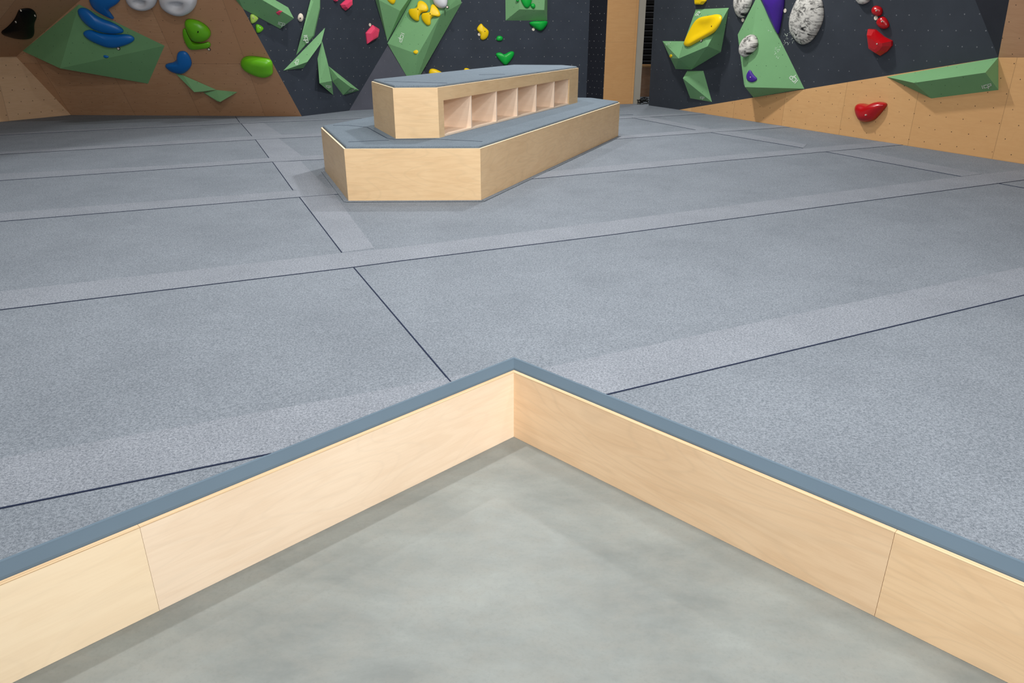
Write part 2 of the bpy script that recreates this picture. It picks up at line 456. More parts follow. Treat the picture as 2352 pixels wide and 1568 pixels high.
# pillar, grey post
P0, P1, P2, = fl(1384.6,240), fl(1453.6,238.5), fl(1469,239)
bk = V((0,.35,0))
b = bmesh.new(); prism(b, [P0, P1, P1+bk, P0+bk], V((0,0,4.9))); struct(make('wall_pillar', b, PLY_PILLAR), 'plywood clad pillar')
b = bmesh.new(); g = V((.004,.02,0)); prism(b, [P1+g, P2+g, P2+bk, P1+bk+V((.004,0,0))], V((0,0,4.9))); struct(make('trim_1', b, GREYPOST), 'grey post beside the plywood pillar')
# roller shutter far behind the gap
ys = 20.6; root = struct(empty('door_1', V((3.6, ys, 0))), 'black slatted roller shutter seen through the gap')
b = bmesh.new(); prism(b, [V((2.6,ys+.06,0)), V((5.6,ys+.06,0)), V((5.6,ys+.12,0)), V((2.6,ys+.12,0))], V((0,0,4.2))); make('shutter_backing', b, SHUT, root)
b = bmesh.new(); b2 = bmesh.new(); z = .3
while z < 4.1:
    prism(b, [V((2.6,ys,z)), V((5.6,ys,z)), V((5.6,ys+.055,z)), V((2.6,ys+.055,z))], V((0,0,.085)))
    prism(b2, [V((2.6,ys-.012,z+.087)), V((5.6,ys-.012,z+.087)), V((5.6,ys+.05,z+.087)), V((2.6,ys+.05,z+.087))], V((0,0,.02)))
    z += .145
make('shutter_slats', b, SHUT, root); make('shutter_lips', b2, SHUTL, root)
# right hand wall: plywood kicker with the leaning navy wall over it
F1560, F2352 = fl(1560,252), fl(2352,377)
RB = vert(F1560, F2352); P3 = RB.at(2293,132)
eR = (P3-F1560).normalized()
def lean(deg):                                         # plane through F1560-P3 overhanging by deg
    lo, hi = 0.0, math.pi/2
    base = RB.n - eR*RB.n.dot(eR); base.normalize(); up = base.cross(eR); up = up if up.z > 0 else -up
    for _ in range(60):
        m_ = (lo+hi)/2; d_ = up*math.cos(m_)+base*math.sin(m_)
        p = Plane(F1560, P3, F1560+d_)
        if -p.n.z < math.sin(math.radians(deg)): lo = m_
        else: hi = m_
    return p
RW = lean(14)
hd = V((0,0,1)).cross(RW.n).normalized(); hd = hd if hd.dot(F1560-F2352) > 0 else -hd
F1490 = RW.at(1490, 243)
F1490 = F1560 + hd*((F1490-F1560).dot(hd))
eL = ext(F1490, RW.at(1503,0), 1.9); R22 = RW.at(2240,0)
RE = ext(F1560, F2352, 1.9)
RBe = RB.at(2352,120); 
RBr = V((RE.x, RE.y, 0)); zt = P3.z+.03
wallslab('wall_right_kicker', [F1560, RBr, V((RE.x, RE.y, RBe.z+(RBe.z-P3.z)*2)), P3], RB, PLY_RIGHT, .03)
rt = ext(P3, R22, 3.0)
wallslab('wall_right_dark', [F1490, F1560, P3, rt, eL], RW, DARK_R)
upR = (V((0,0,1))*math.cos(math.radians(30))+RB.n*math.sin(math.radians(30)))
RU = Plane(P3, V((RE.x, RE.y, RBe.z+(RBe.z-P3.z)*2)), P3+upR)
T2318 = RU.at(2318,0); tu = ext(P3, T2318, 3.0)
RD = Plane(P3, R22, T2318)
wallslab('wall_right_facet', [P3, tu, rt], RD, DARK_P)
wallslab('wall_right_overhang', [P3, V((RE.x, RE.y, RBe.z+(RBe.z-P3.z)*2)), V((RE.x, RE.y, RBe.z))+(tu-P3)*.9, tu], RU, PLY_OVER)

# things in the gap
cp = fl(1468,236); cp = V((cp.x, 18.2, 0)); hz = 0.0
r0, r1 = ray(1462, 150), ray(1530, 150)
x0, x1 = r0.x*18.2/r0.y, r1.x*18.2/r1.y; hz = CAMZ+r0.z*18.2/r0.y
cr = tag(empty('plywood_crate', V(((x0+x1)/2, 18.4, 0))), 'low brown plywood box standing in the gap behind the grey post', 'box')
b = bmesh.new(); prism(b, [V((x0,18.2,.003)), V((x1,18.2,.003)), V((x1,18.7,.003)), V((x0,18.7,.003))], V((0,0,hz-.043))); make('box_body', b, CRATE, cr)
b = bmesh.new(); prism(b, [V((x0-.01,18.18,hz-.039)), V((x1+.01,18.18,hz-.039)), V((x1+.01,18.71,hz-.039)), V((x0-.01,18.71,hz-.039))], V((0,0,.039))); make('lid', b, PLY_PILLAR, cr)
b = bmesh.new(); c0 = fl(1481, 241); pts = []
for i in range(90):
    a = i*.42; pts.append(V((c0.x+.11*math.cos(a)+.05*math.sin(a*.37), c0.y+.25+.2*math.sin(a*1.07), .012+.0009*i+.012*(1+math.sin(a*2.3)))))
tube(b, pts, .009, 6); tag(make('cable_coil', b, CABLE, smooth=True), 'tangled black cable heap on the floor in the gap by the grey post', 'cable')

# ------------------------------------------------------------------ tiered bench
H1 = .48
def plan(pts, z): return [V((*fl(x, y, z)[:2], 0)) for x, y in pts]
bench = empty('tiered_bench', V((0, 9, 0)))
tag(bench, 'two-tier octagonal birch plywood bench with grey carpet tops and open cubbies', 'bench')
A = plan([(737,293),(790,342),(1103,341),(1424,236)], H1)
def octo(a, b, c, d, back, depth):
    """a b c d: near outline from left to right end; the far end mirrors it"""
    u = (d-c).normalized()
    return [a, b, c, d]+back
u1 = (A[3]-A[2]).normalized(); w1 = V((-u1.y, u1.x, 0))
cen = lambda P: sum(P, V((0,0,0)))/len(P)
far_l = A[0]+u1*((A[3]-A[0]).dot(u1)+.05)
A += [A[3]+w1*.55+u1*.42, far_l+u1*.02]
def tier(P, z0, z1, name, skip=None, pad=.018, cush=.022, splits={}):
    """plywood carcass of panels round the outline P and a carpeted cushion on top"""
    n = len(P); c = cen(P)
    if sum(P[i].x*P[(i+1) % n].y-P[(i+1) % n].x*P[i].y for i in range(n)) < 0: raise ValueError
    def inset(o):
        r = []
        for i in range(n):
            p, q, s = P[i-1], P[i], P[(i+1) % n]
            e1, e2 = (q-p).normalized(), (s-q).normalized()
            n1, n2 = V((-e1.y, e1.x, 0)), V((-e2.y, e2.x, 0))
            m = n1+n2; r.append(q+m*(o/(1+n1.dot(n2))))
        return r
    I = inset(pad); up = lambda p, z: V((p.x, p.y, z))
    b = bmesh.new(); prism(b, [up(p, z0+.002) for p in inset(pad+.004 if skip is None else pad+.36)], V((0,0,z1-z0-.03)))
    root = make(name, b, PLY_IN, bench)
    for i in range(n):
        if i == skip: continue
        p, q, pi, qi = P[i], P[(i+1) % n], I[i], I[(i+1) % n]
        ts = [0]+splits.get(i, [])+[1]
        for t0, t1 in zip(ts, ts[1:]):
            g0 = .0012/(q-p).length if t0 > 0 else 0; g1 = .0012/(q-p).length if t1 < 1 else 0
            b = bmesh.new(); k0, k1 = t0+g0, t1-g1
            prism(b, [up(ext(p,q,k0), z0), up(ext(p,q,k1), z0), up(ext(pi,qi,k1), z0), up(ext(pi,qi,k0), z0)], V((0,0,z1-z0)))
            for f in b.faces:
                if f.normal.z > .9: f.material_index = 1
            make('side_panel', b, [PLY_BENCH, PLY_EDGE2], root)
    prof = [(pad+.002, z1-.025), (pad+.002, z1+cush*.35), (pad+.006, z1+cush*.75), (pad+.016, z1+cush)]
    b = bmesh.new(); rings = [[b.verts.new(up(p, z)) for p in inset(o)] for o, z in prof]
    for R0, R1 in zip(rings, rings[1:]):
        for i in range(n): b.faces.new((R0[i], R0[(i+1) % n], R1[(i+1) % n], R1[i]))
    b.faces.new(rings[-1]); b.faces.new(rings[0][::-1])
    bmesh.ops.recalc_face_normals(b, faces=b.faces[:])
    ct = make('carpet_top', b, BENCH_C, root)
    return root, I, up, inset
lower, I1, up, _ = tier(A, 0.0, H1, 'lower_tier', splits={2: [.34, .63, .83], 1: []})
# upper tier: stands on the cushion of the lower one
Z1 = H1+.022
B = plan([(860,275),(905,318),(1010,317),(1330,232)], Z1)
tops = [(853,187),(902,202),(1005,201),(1329,156)]
hs = []
for p, (x, y) in zip(B, tops):
    d = ray(x, y); tt = (p.y)/d.y; hs.append(CAMZ+d.z*tt)
H2 = sum(hs[1:3])/2
B = plan(tops, H2)
u2 = (B[3]-B[2]).normalized(); w2 = V((-u2.y, u2.x, 0))
fl2 = B[0]+u2*((B[3]-B[0]).dot(u2)+.0)
B += [B[3]+w2*.34+u2*.30, fl2+u2*.1]
upper, I2, up, inset2 = tier(B, Z1, H2, 'upper_tier', skip=2, splits={})
# the long face with six open cubbies
c0, c1 = B[2], B[3]; PF = vert(c0, c1); Lf = (c1-c0).length; nin = V((-u2.y, u2.x, 0))
def uo(x, y): p = PF.at(x, y); return (V((p.x, p.y, 0))-c0).dot(u2), p.z
edges = [uo(1020,270)[0], uo(1083,260)[0], uo(1141,250)[0], uo(1189,240)[0], uo(1232,230)[0], uo(1273,222)[0], uo(1307,215)[0]]
ztop = uo(1020,230.5)[1]; zt2 = uo(1307,181)[1]; ztop = (ztop+zt2)/2
def fbox(a, bq, z0, z1, d0, d1):
    p0, p1 = c0+u2*a, c0+u2*bq
    bb = bmesh.new(); prism(bb, [up(p0+nin*d0, z0), up(p1+nin*d0, z0), up(p1+nin*d1, z0), up(p0+nin*d1, z0)], V((0,0,z1-z0))); return bb
T = .018
sp = uo(1143,200)[0]
for a, bq, z0, z1 in ((0, edges[0], Z1, ztop), (edges[-1], Lf, Z1, ztop)): make('face_stile', fbox(a, bq, z0, z1, 0, T), PLY_BENCH, upper)
for a, bq in ((0, sp-.001), (sp+.001, Lf)):
    bb = fbox(a, bq, ztop, H2, 0, T)
    for f in bb.faces:
        if f.normal.z > .9: f.material_index = 1
    make('face_rail', bb, [PLY_BENCH, PLY_EDGE2], upper)
make('cubby_back', fbox(edges[0]-.02, edges[-1]+.02, Z1, ztop+.02, .33, .34), PLY_IN, upper)
make('cubby_floor', fbox(edges[0], edges[-1], Z1+.002, Z1+.02, .002, .33), PLY_IN, upper)
make('cubby_roof', fbox(edges[0]-.02, edges[-1]+.02, ztop+.002, ztop+.02, T, .33), PLY_IN, upper)
for e in edges[1:-1]: make('divider', fbox(e-T/2, e+T/2, Z1+.02, ztop, .001, .33), PLY_IN, upper)
for e, s in ((edges[0], -1), (edges[-1], 1)): make('divider', fbox(min(e, e+s*T), max(e, e+s*T), Z1+.02, ztop, T+.001, .33), PLY_IN, upper)
# seams in the carpet tops and the skirting strip round the foot
def benchseam(parent, pts, z, w=.006):
    P = [V((*fl(x, y, z)[:2], z)) for x, y in pts]; b = bmesh.new()
    for p, q in zip(P, P[1:]):
        t = (q-p).normalized(); s = V((-t.y, t.x, 0))*w/2
        prism(b, [p+s, q+s, q-s, p-s], V((0,0,.002)))
    make('seam', b, SEAM, parent)
benchseam(lower, [(843,292),(889,317.5),(907,320.5),(1010,320)], Z1); benchseam(lower, [(1010,320),(1108,325)], Z1); benchseam(lower, [(765,288),(800,288),(843,292)], Z1)
benchseam(lower, [(800,326),(893,322)], Z1)
benchseam(upper, [(882,187),(1027,191)], H2+.022); benchseam(upper, [(1100,171.5),(1160,171)], H2+.022)
b = bmesh.new()
bi = plan([(744,388),(794,462),(1102,462),(1423,310)], 0)
loop = [A[0], A[1], A[2], A[3]]
n0 = [V((-.05,-.02,0)), V((-.03,-.05,0)), V((.01,-.05,0)), V((.05,-.03,0))]
for i in range(3):
    p, q = loop[i], loop[i+1]; e = (q-p).normalized(); o_ = V((e.y, -e.x, 0))*.045
    prism(b, [p+V((0,0,.003)), q+V((0,0,.003)), q+o_+e*.02*(i < 2)+V((0,0,.003)), p+o_-e*.02*(i > 0)+V((0,0,.003))], V((0,0,.004)))
make('foot_strip', b, CARPET, bench)

# ------------------------------------------------------------------ volumes
VOL = 'sage green geometric volumes bolted to the climbing walls'
class Vol: pass
def volume(name, pl, parts, label, base=.001, group=VOL):
    """parts: one or more point sets [(px, py, h)], each hulled down to the wall plane"""
    b = bmesh.new(); v = Vol(); v.p = []
    for pts in parts:
        bb = bmesh.new(); P = [pl.at(x, y, max(h, .001)) if not isinstance(h, Plane) else h.at(x, y, .001) for x, y, h in pts]; v.p.append(P)
        hull(bb, P)
        me = bpy.data.meshes.new('tmp'); bb.to_mesh(me); bb.free(); b.from_mesh(me); bpy.data.meshes.remove(me)
    bmesh.ops.recalc_face_normals(b, faces=b.faces[:])
    v.o = tag(make(name, b, GREEN), label, 'climbing volume', group); v.pl = pl
    return v
def logo(vol, face, start, along_, up_, w=.2):
    """the three-letter angular mark; start, along and up are read in the photo's frame"""
    LET = [[(0,0),(0,1)], [(1.05,1),(.4,1),(.4,0),(1.55,0)], [(1.3,-.55),(1.3,1)], [(1.3,1),(2.1,1),(2.1,.3),(1.3,.3)]]
    k = 1/2.1; b = bmesh.new()
    def P(a, c, h): return face.at(start[0]+along_[0]*a*k+up_[0]*c, start[1]+along_[1]*a*k+up_[1]*c, h)
    for st in LET:
        for (a0, c0_), (a1, c1_) in zip(st, st[1:]):
            p, q = P(a0, c0_, .003), P(a1, c1_, .003); t = (q-p)
            if t.length < 1e-5: continue
            t.normalize(); wd = abs((P(0,1,.003)-P(0,0,.003)).length)*w/2; s = face.n.cross(t)*wd
            prism(b, [p+s-t*wd, q+s+t*wd, q-s+t*wd, p-s-t*wd], -face.n*.002)
    make('logo_mark', b, LOGO, vol.o)['label'] = 'white angular letter mark'

v1 = volume('faceted_volume', M, [[(52,117,0),(181,10,0),(378,105,0),(340,192,0),(138,157,.3)]], 'largest dark green volume at upper left, carrying blue holds on brown plywood')
V1F = Plane(v1.p[0][1], v1.p[0][2], v1.p[0][4])
volume('blade_volume', M, [[(402.6,168.3,0),(421,173,.02),(497,206,0),(446,211.4,.16),(464.8,211,.10)]], 'left blade of the thin pale green pair below the blue hold on brown plywood')
volume('blade_volume', M, [[(467,212.3,.03),(498,206.5,0),(545,211.4,0),(506,234,.17),(499,232.4,.15)]], 'right blade of the thin pale green pair below the blue hold on brown plywood')
v3 = volume('wedge_volume', N1, [[(547,-2,0),(559,21,0),(643.3,66,0),(675,42.2,.22),(604,0,.22),(662,17.2,0),(530,-42,.22),(505,-45,0),(580,-30,0)]], 'dark green wedge cut by the top of the photo, with two lime holds under it')
V3F = Plane(v3.p[0][1], v3.p[0][2], v3.p[0][3])
logo(v3, V3F, (639,56), (14,4), (1.5,-5.5))
v4 = volume('blade_volume', N1, [[(722.5,0,0),(735.5,21,0),(734,18,.06),(721.5,83,0),(719,82,.05),(680.3,126.5,0),(726,-50,0),(736,-45,.06),(691,88,.06),(716,20,.06)]], 'tall narrow green blade volume above the tilted blade, cut by the top edge')
V4F = Plane(v4.p[0][8], v4.p[0][9], v4.p[0][4])
logo(v4, V4F, (698.5,82), (3,16), (6.5,-.5))
v5 = volume('blade_volume', N1, [[(651,162,0),(746.6,63.7,0),(706,142,.14),(697,156,0),(738,98,.09)]], 'tilted green blade volume pointing up right, between the tall blade and the forked pair')
V5F = Plane(v5.p[0][0], v5.p[0][1], v5.p[0][2])
logo(v5, V5F, (681,136), (-3.5,12), (5.5,1))
v6 = volume('blade_volume', N1, [[(739.7,93.8,0),(729.4,134.3,0),(765.5,218.3,0),(733.7,191,.12),(762,186,.14),(751,138,.08),(754.4,151.5,0)]], 'upright left half of the forked green volume pair left of the bench')
V6F = Plane(v6.p[0][2], v6.p[0][3], v6.p[0][4])
logo(v6, V6F, (748.5,200), (11,2), (.5,-4))
v6b = volume('blade_volume', N1, [[(754.4,151.5,0),(825,207.5,0),(788,218.3,0),(763.8,186.8,0),(776.7,178.2,.1),(806,200.6,.15)]], 'slanting right half of the forked green volume pair left of the bench')
V6G = Plane(v6b.p[0][1], v6b.p[0][2], v6b.p[0][5])
logo(v6b, V6G, (801,211.5), (14,-4), (1,-3))
v7 = volume('faceted_volume', N1, [[(845,-60,0),(862.4,0,0),(889.8,95,0),(943.8,0,N3),(975,-55,N3),(919.2,25.3,.26),(945,-20,.26),(870,0,.1)]], 'green volume with a yellow hold, left of the big central green volume')
V7F = Plane(v7.p[0][7], v7.p[0][5], v7.p[0][6])
v8 = volume('faceted_volume', N3, [[(889.8,99.6,N1),(949.3,201,N2),(1060.2,7,0),(960,124.9,.38),(1012,34,.38),(978,-60,0),(1045,-60,.1),(1047,0,.12)]], 'big central green volume with bone-shaped yellow holds, pointing down behind the bench')
V8F = Plane(v8.p[0][0], v8.p[0][3], v8.p[0][4])
logo(v8, V8F, (922,76), (-6,19), (6,2))
v9 = volume('box_volume', N3, [[(1161.5,47,0),(1257,47.5,0),(1258,-60,0),(1160,-60,0),(1193,21.4,.2),(1250,23,.2),(1253,-35,.2),(1193,-35,.2)]], 'square green box volume with kelly green holds, cut by the top of the photo')
V9F = Plane(v9.p[0][4], v9.p[0][5], v9.p[0][6])
v10 = volume('faceted_volume', RW, [[(1598.3,21.5,0),(1674,18,0),(1656,118.8,0),(1588,160,0),(1558.7,134.3,.24),(1625,106.4,.30),(1571.6,94.7,.02)],
                                    [(1521.6,94.4,0),(1571.6,94.7,.02),(1558.7,134.3,.24),(1539.7,133.4,.1),(1551.8,158.4,0),(1588,160,0)]], 'green seat-shaped volume carrying the long yellow hold, right of the shutter gap')
V10F = Plane(v10.p[0][0], v10.p[0][4], v10.p[0][5]); V10G = Plane(v10.p[1][0], v10.p[1][2], v10.p[1][3])
logo(v10, V10F, (1608,29), (-8,8), (-3,-3)); logo(v10, V10G, (1530,104), (10,-5), (-1,-3))
v11 = volume('faceted_volume', RW, [[(1578.5,162.7,0),(1615.5,162.7,0),(1635.3,234.2,0),(1585.4,225.6,0),(1568.5,180,.16)]], 'small pale green diamond volume under the seat-shaped green volume')
V11F = Plane(v11.p[0][2], v11.p[0][3], v11.p[0][4])
logo(v11, V11F, (1608,226), (9,1), (.3,-4))
v12 = volume('faceted_volume', RW, [[(1741,-12,0),(1694.4,79.6,.05),(1709,194,.30),(1711.3,200,.32),(1847.3,203.6,0),(1730.4,223.8,0),(1700,79,0)]], 'tall pale green pointed volume with a small purple hold and chalk smears')
V12F = Plane(v12.p[0][0], v12.p[0][3], v12.p[0][4])
logo(v12, V12F, (1832,184), (-13,-12), (-6,7))
v13 = volume('wedge_volume', RB, [[(2036.5,176.6,0),(2292.8,131.9,0),(2293.3,206.5,0),(2139,225.9,0),(2099,190.3,.24),(2263.4,166.7,.24)]], 'long low green ledge volume on the right plywood kicker below the navy wall')
V13F = Plane(v13.p[0][4], v13.p[0][5], v13.p[0][3])
logo(v13, V13F, (2257,203.5), (20,-5), (-1.5,-6))
# chalk smears
def chalk(parent, face, x0, y0, x1, y1, n, s):
    b = bmesh.new()
    for _ in range(n):
        x, y = random.uniform(x0, x1), random.uniform(y0, y1); c = face.at(x, y, .002); r = random.uniform(.3, 1)*s
        a = random.uniform(0, 6.28); t = face.t*math.cos(a)+face.u*math.sin(a); q = face.n.cross(t)
        prism(b, [c+t*r, c+q*r*.35, c-t*r, c-q*r*.35], -face.n*.0015)
    make('chalk_mark', b, LOGO, parent)['kind'] = 'stuff'
chalk(v12.o, V12F, 1779, 106, 1792, 134, 26, .014); chalk(v12.o, V12F, 1760, 62, 1772, 76, 8, .01)
chalk(bpy.data.objects['wall_right_dark'], RW, 1800, 74, 1824, 104, 34, .014)

# ------------------------------------------------------------------ holds
def centroid(p):
    a = cx_ = cy = 0
    for (x0, y0), (x1, y1) in zip(p, p[1:]+p[:1]):
        k = x0*y1-x1*y0; a += k; cx_ += (x0+x1)*k; cy += (y0+y1)*k
    return cx_/(3*a), cy/(3*a)
def chaikin(p, n):
    for _ in range(n):
        r = []
        for a, b in zip(p, p[1:]+p[:1]):
            r += [(a[0]*.75+b[0]*.25, a[1]*.75+b[1]*.25), (a[0]*.25+b[0]*.75, a[1]*.25+b[1]*.75)]
        p = r
    return p
def hold(name, pl, out, h, mat, label, group=None, facet=False, peak=None, bolts=(), cat='climbing hold', flat=.0, boltmat=None, dish=None):
    if not facet: out = chaikin(out, 2)
    q0 = centroid(out)
    if not facet: out = [(q0[0]+(x-q0[0])*1.05, q0[1]+(y-q0[1])*1.05) for x, y in out]
    c = peak or centroid(out); c3 = pl.at(*c)
    base = [pl.at(x, y) for x, y in out]
    b = bmesh.new(); rings = []
    prof = [(1, .001), (1, h*.25), (.66, h*.92), (.42, h)] if facet else \
           [(1, .001)]+[(math.cos(a)*(1-flat)+flat if a < 1.5 else flat*.96, h*(.18+.82*math.sin(a))) for a in (0, .25, .5, .75, 1.0, 1.25, 1.42)]
    if dish is not None: prof += [(flat*.85, h*.93), (flat*.6, h*(.55*dish+.45)), (flat*.3, h*dish)]
    for s, z in prof: rings.append([b.verts.new(c3+(p-c3)*s+pl.n*z) for p in base])
    n = len(base)
    for A_, B_ in zip(rings, rings[1:]):
        for i in range(n): b.faces.new((A_[i], A_[(i+1) % n], B_[(i+1) % n], B_[i]))
    if facet: b.faces.new(rings[-1])
    else:
        top = b.verts.new(c3+pl.n*h*(1.0 if dish is None else dish))
        for i in range(n): b.faces.new((rings[-1][i], rings[-1][(i+1) % n], top))
    b.faces.new(rings[0][::-1])
    bmesh.ops.recalc_face_normals(b, faces=b.faces[:])
    o = tag(make(name, b, mat, smooth=not facet), label, cat, group)
    for x, y in bolts:                                 # socket screws set into the hold's face
        q = pl.at(x, y, h*.9); b = bmesh.new()
        bmesh.ops.create_cone(b, segments=12, radius1=.010, radius2=.009, depth=h*.35, cap_ends=True)
        rot = pl.n.to_track_quat('Z', 'Y').to_matrix()
        for v in b.verts: v.co = rot @ v.co + q
        make('bolt', b, boltmat or BOLTD, o)
    return o
K1, K2, K3 = (0,0,5.2275), (350,0,5.2275), (540,0,5.808)
K4, K5, K6 = (800,0,7.128), (1060,0,6.532), (1340,0,5.808)
K7, K8 = (1640,0,6.031), (1940,0,4.0194)
hold('curved_hold', L2, px2(K1, [(235,115),(370,100),(440,180),(395,265),(405,400),(350,450),(240,455),(130,435),(0,390),(100,320),(180,230),(215,150)]), .07, BLACKP, 'black curved hold on brown plywood at the far upper left', bolts=px2(K1, [(250,128),(420,190),(190,265)]), boltmat=BOLT)
GB = 'blue holds at the upper left'
hold('hooked_hold', M, px2(K1, [(1070,-80),(1100,60),(1200,140),(1385,230),(1330,150),(1290,100),(1440,20),(1445,-80)]), .10, BLUE, 'topmost of the stacked blue holds, cut by the top edge of the photo', GB)
hold('sausage_hold', V1F, px2(K1, [(935,130),(985,95),(1060,110),(1185,210),(1370,275),(1478,352),(1460,390),(1300,395),(1130,350),(1000,250)]), .10, BLUE, 'long slanting blue hold, middle of three stacked blue holds on the dark green volume', GB)
hold('sausage_hold', V1F, px2(K1, [(1005,388),(1090,352),(1210,402),(1400,415),(1540,408),(1620,465),(1540,525),(1335,580),(1140,505),(1040,445)]), .09, BLUE, 'lowest of three stacked blue holds, pointed below, on the dark green volume', GB)
hold('chip_hold', V1F, px2(K1, [(1240,665),(1275,660),(1312,680),(1285,698),(1250,690)]), .02, BLUE, 'tiny blue chip low on the dark green volume', GB)
hold('notched_hold', M, px2(K2, [(150,765),(300,740),(300,625),(390,612),(445,670),(475,760),(440,825),(370,876),(270,864),(195,825)]), .09, BLUE, 'single blue hold with a notch, above the pale green blades', GB)
hold('bowl_hold', M, [(290,-22),(363,-22),(361,2),(352,14),(334,19),(312,15),(294,2)], .16, WHITE, 'left of the two white rounded holds at the top edge', 'white rounded holds at the top edge', flat=.45, dish=.45)
hold('bowl_hold', M, [(370,-22),(452,-22),(452,8),(438,25),(414,32),(386,22),(369,6)], .17, WHITE, 'right and larger of the two white rounded holds at the top edge', 'white rounded holds at the top edge', flat=.45, dish=.45)
GL = 'lime green holds at the left'
hold('jug_hold', M, px2(K2, [(375,345),(412,345),(424,415),(474,502),(600,520),(660,494),(695,520),(685,565),(600,578),(480,592),(430,565),(385,470),(370,400)]), .07, LIME, 'lower lime hold partly covered by another lime hold on brown plywood', GL)
hold('jug_hold', M, px2(K2, [(390,265),(430,225),(550,245),(655,310),(700,380),(690,440),(600,485),(495,475),(440,400)]), .14, LIME, 'upper rounded lime hold overlapping a lime hold on brown plywood', GL, bolts=px2(K2, [(550,378)]))
hold('block_hold', M, px2(K2, [(1065,745),(1100,685),(1200,670),(1385,700),(1435,735),(1440,830),(1440,880),(1350,915),(1225,880),(1100,815)]), .14, LIME, 'fat lime green block hold near the navy wall edge', GL, flat=.25)
hold('wedge_hold', N1, px2(K3, [(195,170),(300,230),(295,260),(250,305),(205,312)]), .05, LIMEP, 'upper of two small pale lime holds under the dark green wedge', 'small lime holds under the wedge', bolts=px2(K3, [(245,240)]), boltmat=BOLT)
hold('wedge_hold', N1, px2(K3, [(270,305),(378,365),(350,415),(300,442),(278,420)]), .05, LIME, 'lower of two small lime holds under the dark green wedge', 'small lime holds under the wedge', bolts=px2(K3, [(330,370)]), boltmat=BOLT)
GP = 'pink faceted holds on the left navy wall'
hold('chip_hold', V3F, px2(K3, [(545,165),(585,140),(630,145),(605,175),(590,203),(560,190)]), .015, PINK, 'small pink chip on the dark green wedge', GP, facet=True)
hold('faceted_hold', N1, px2(K3, [(868,172),(895,195),(902,250),(872,300),(832,260),(838,205)]), .05, CREAM, 'small cream hold on the navy wall left of the tall green blade', bolts=px2(K3, [(870,243)]))
hold('faceted_hold', N1, px2(K3, [(1305,-45),(1365,-30),(1355,15),(1335,25),(1310,5)]), .05, PINK, 'tiny pink hold at the top edge beside another pink hold', GP, facet=True)
hold('faceted_hold', N1, px2(K3, [(1398,62),(1480,-10),(1545,-30),(1548,62),(1465,140),(1420,105)]), .08, PINK, 'pink faceted hold touching the top edge of the photo', GP, facet=True, peak=px2(K3, [(1490,45)])[0])
hold('faceted_hold', N1, px2(K3, [(1828,332),(1912,385),(1888,505),(1755,582),(1738,440)]), .09, PINK, 'pink pentagonal faceted hold alone on the navy wall left of the central volumes', GP, facet=True, peak=px2(K3, [(1825,440)])[0])
GY = 'yellow holds on the back wall'
hold('lobe_hold', V7F, px2(K4, [(605,-120),(740,-120),(765,-10),(750,55),(715,72),(665,36),(615,-20)]), .07, YEL, 'yellow hold on the green volume left of the big central one', GY)
hold('bone_hold', V8F, px2(K4, [(1140,40),(1195,12),(1290,75),(1312,188),(1200,200),(1160,265),(1165,340),(1095,338),(1000,240),(995,150),(1100,148),(1145,105)]), .08, YEL, 'upper left bone-shaped yellow hold on the big central green volume', GY, bolts=px2(K4, [(1143,153)]))
hold('bone_hold', V8F, px2(K4, [(1360,80),(1420,85),(1510,230),(1485,285),(1400,262),(1350,312),(1355,400),(1295,420),(1212,325),(1205,230),(1270,215),(1345,208),(1375,145)]), .08, YEL, 'lower right bone-shaped yellow hold on the big central green volume', GY, bolts=px2(K4, [(1343,228)]))
hold('chip_hold', V8F, px2(K4, [(1062,845),(1100,818),(1142,825),(1145,860),(1115,888),(1075,872)]), .02, YEL, 'tiny yellow chip near the lower ridge of the big central green volume', GY)
hold('ball_hold', V8F, px2(K4, [(1375,-110),(1620,-110),(1625,20),(1605,110),(1530,138),(1460,115),(1400,50)]), .12, WHITE, 'white ball hold on the big central green volume at the top edge')
hold('bone_hold', N3, px2(K5, [(300,355),(330,400),(395,450),(408,490),(385,565),(320,602),(278,575),(288,510),(240,460),(232,430),(268,375)]), .07, YEL, 'yellow bone-shaped hold standing upright on the dark wall', GY, bolts=px2(K5, [(350,468)]))
hold('lobe_hold', N3, [(985,174),(986,160),(995,157),(1010,163),(1022,172),(1021,175)], .09, YEL, 'left of two yellow holds peeking over the bench top', 'yellow holds peeking over the bench')
hold('lobe_hold', N3, [(1064,180),(1065,158),(1072,156),(1082,161),(1086,170),(1084,180)], .08, YEL, 'right and smaller of two yellow holds peeking over the bench top', 'yellow holds peeking over the bench')
GG = 'kelly green holds on the back wall'
hold('chip_hold', N3, px2(K5, [(520,590),(535,545),(575,535),(615,555),(618,585),(600,612),(540,614)]), .05, KGREEN, 'small round kelly green hold above the heart-shaped one', GG)
hold('heart_hold', N3, px2(K5, [(522,800),(585,785),(640,825),(720,772),(782,775),(782,835),(705,945),(655,980),(595,925),(522,835)]), .08, KGREEN, 'heart-shaped kelly green hold above the bench', GG)
hold('wedge_hold', N3, px2(K5, [(1008,350),(1055,322),(1150,316),(1278,316),(1285,345),(1255,405),(1185,472),(1095,420)]), .12, KGREEN, 'kelly green triangular hold just under the square green volume', GG, peak=px2(K5, [(1175,345)])[0])
hold('drop_hold', V9F, px2(K5, [(860,-110),(1060,-110),(1050,40),(1005,115),(955,115),(905,40)]), .07, KGREEN, 'large drop-shaped kelly green hold on the square green volume', GG)
hold('chip_hold', V9F, px2(K5, [(1032,88),(1050,56),(1087,50),(1108,85),(1095,128),(1060,125)]), .05, KGREEN, 'small round kelly green hold right of the drop-shaped one', GG)
hold('chip_hold', V9F, px2(K5, [(815,-10),(840,-25),(868,0),(850,25),(825,25)]), .03, KGREEN, 'tiny kelly green hold left of the drop-shaped one', GG)
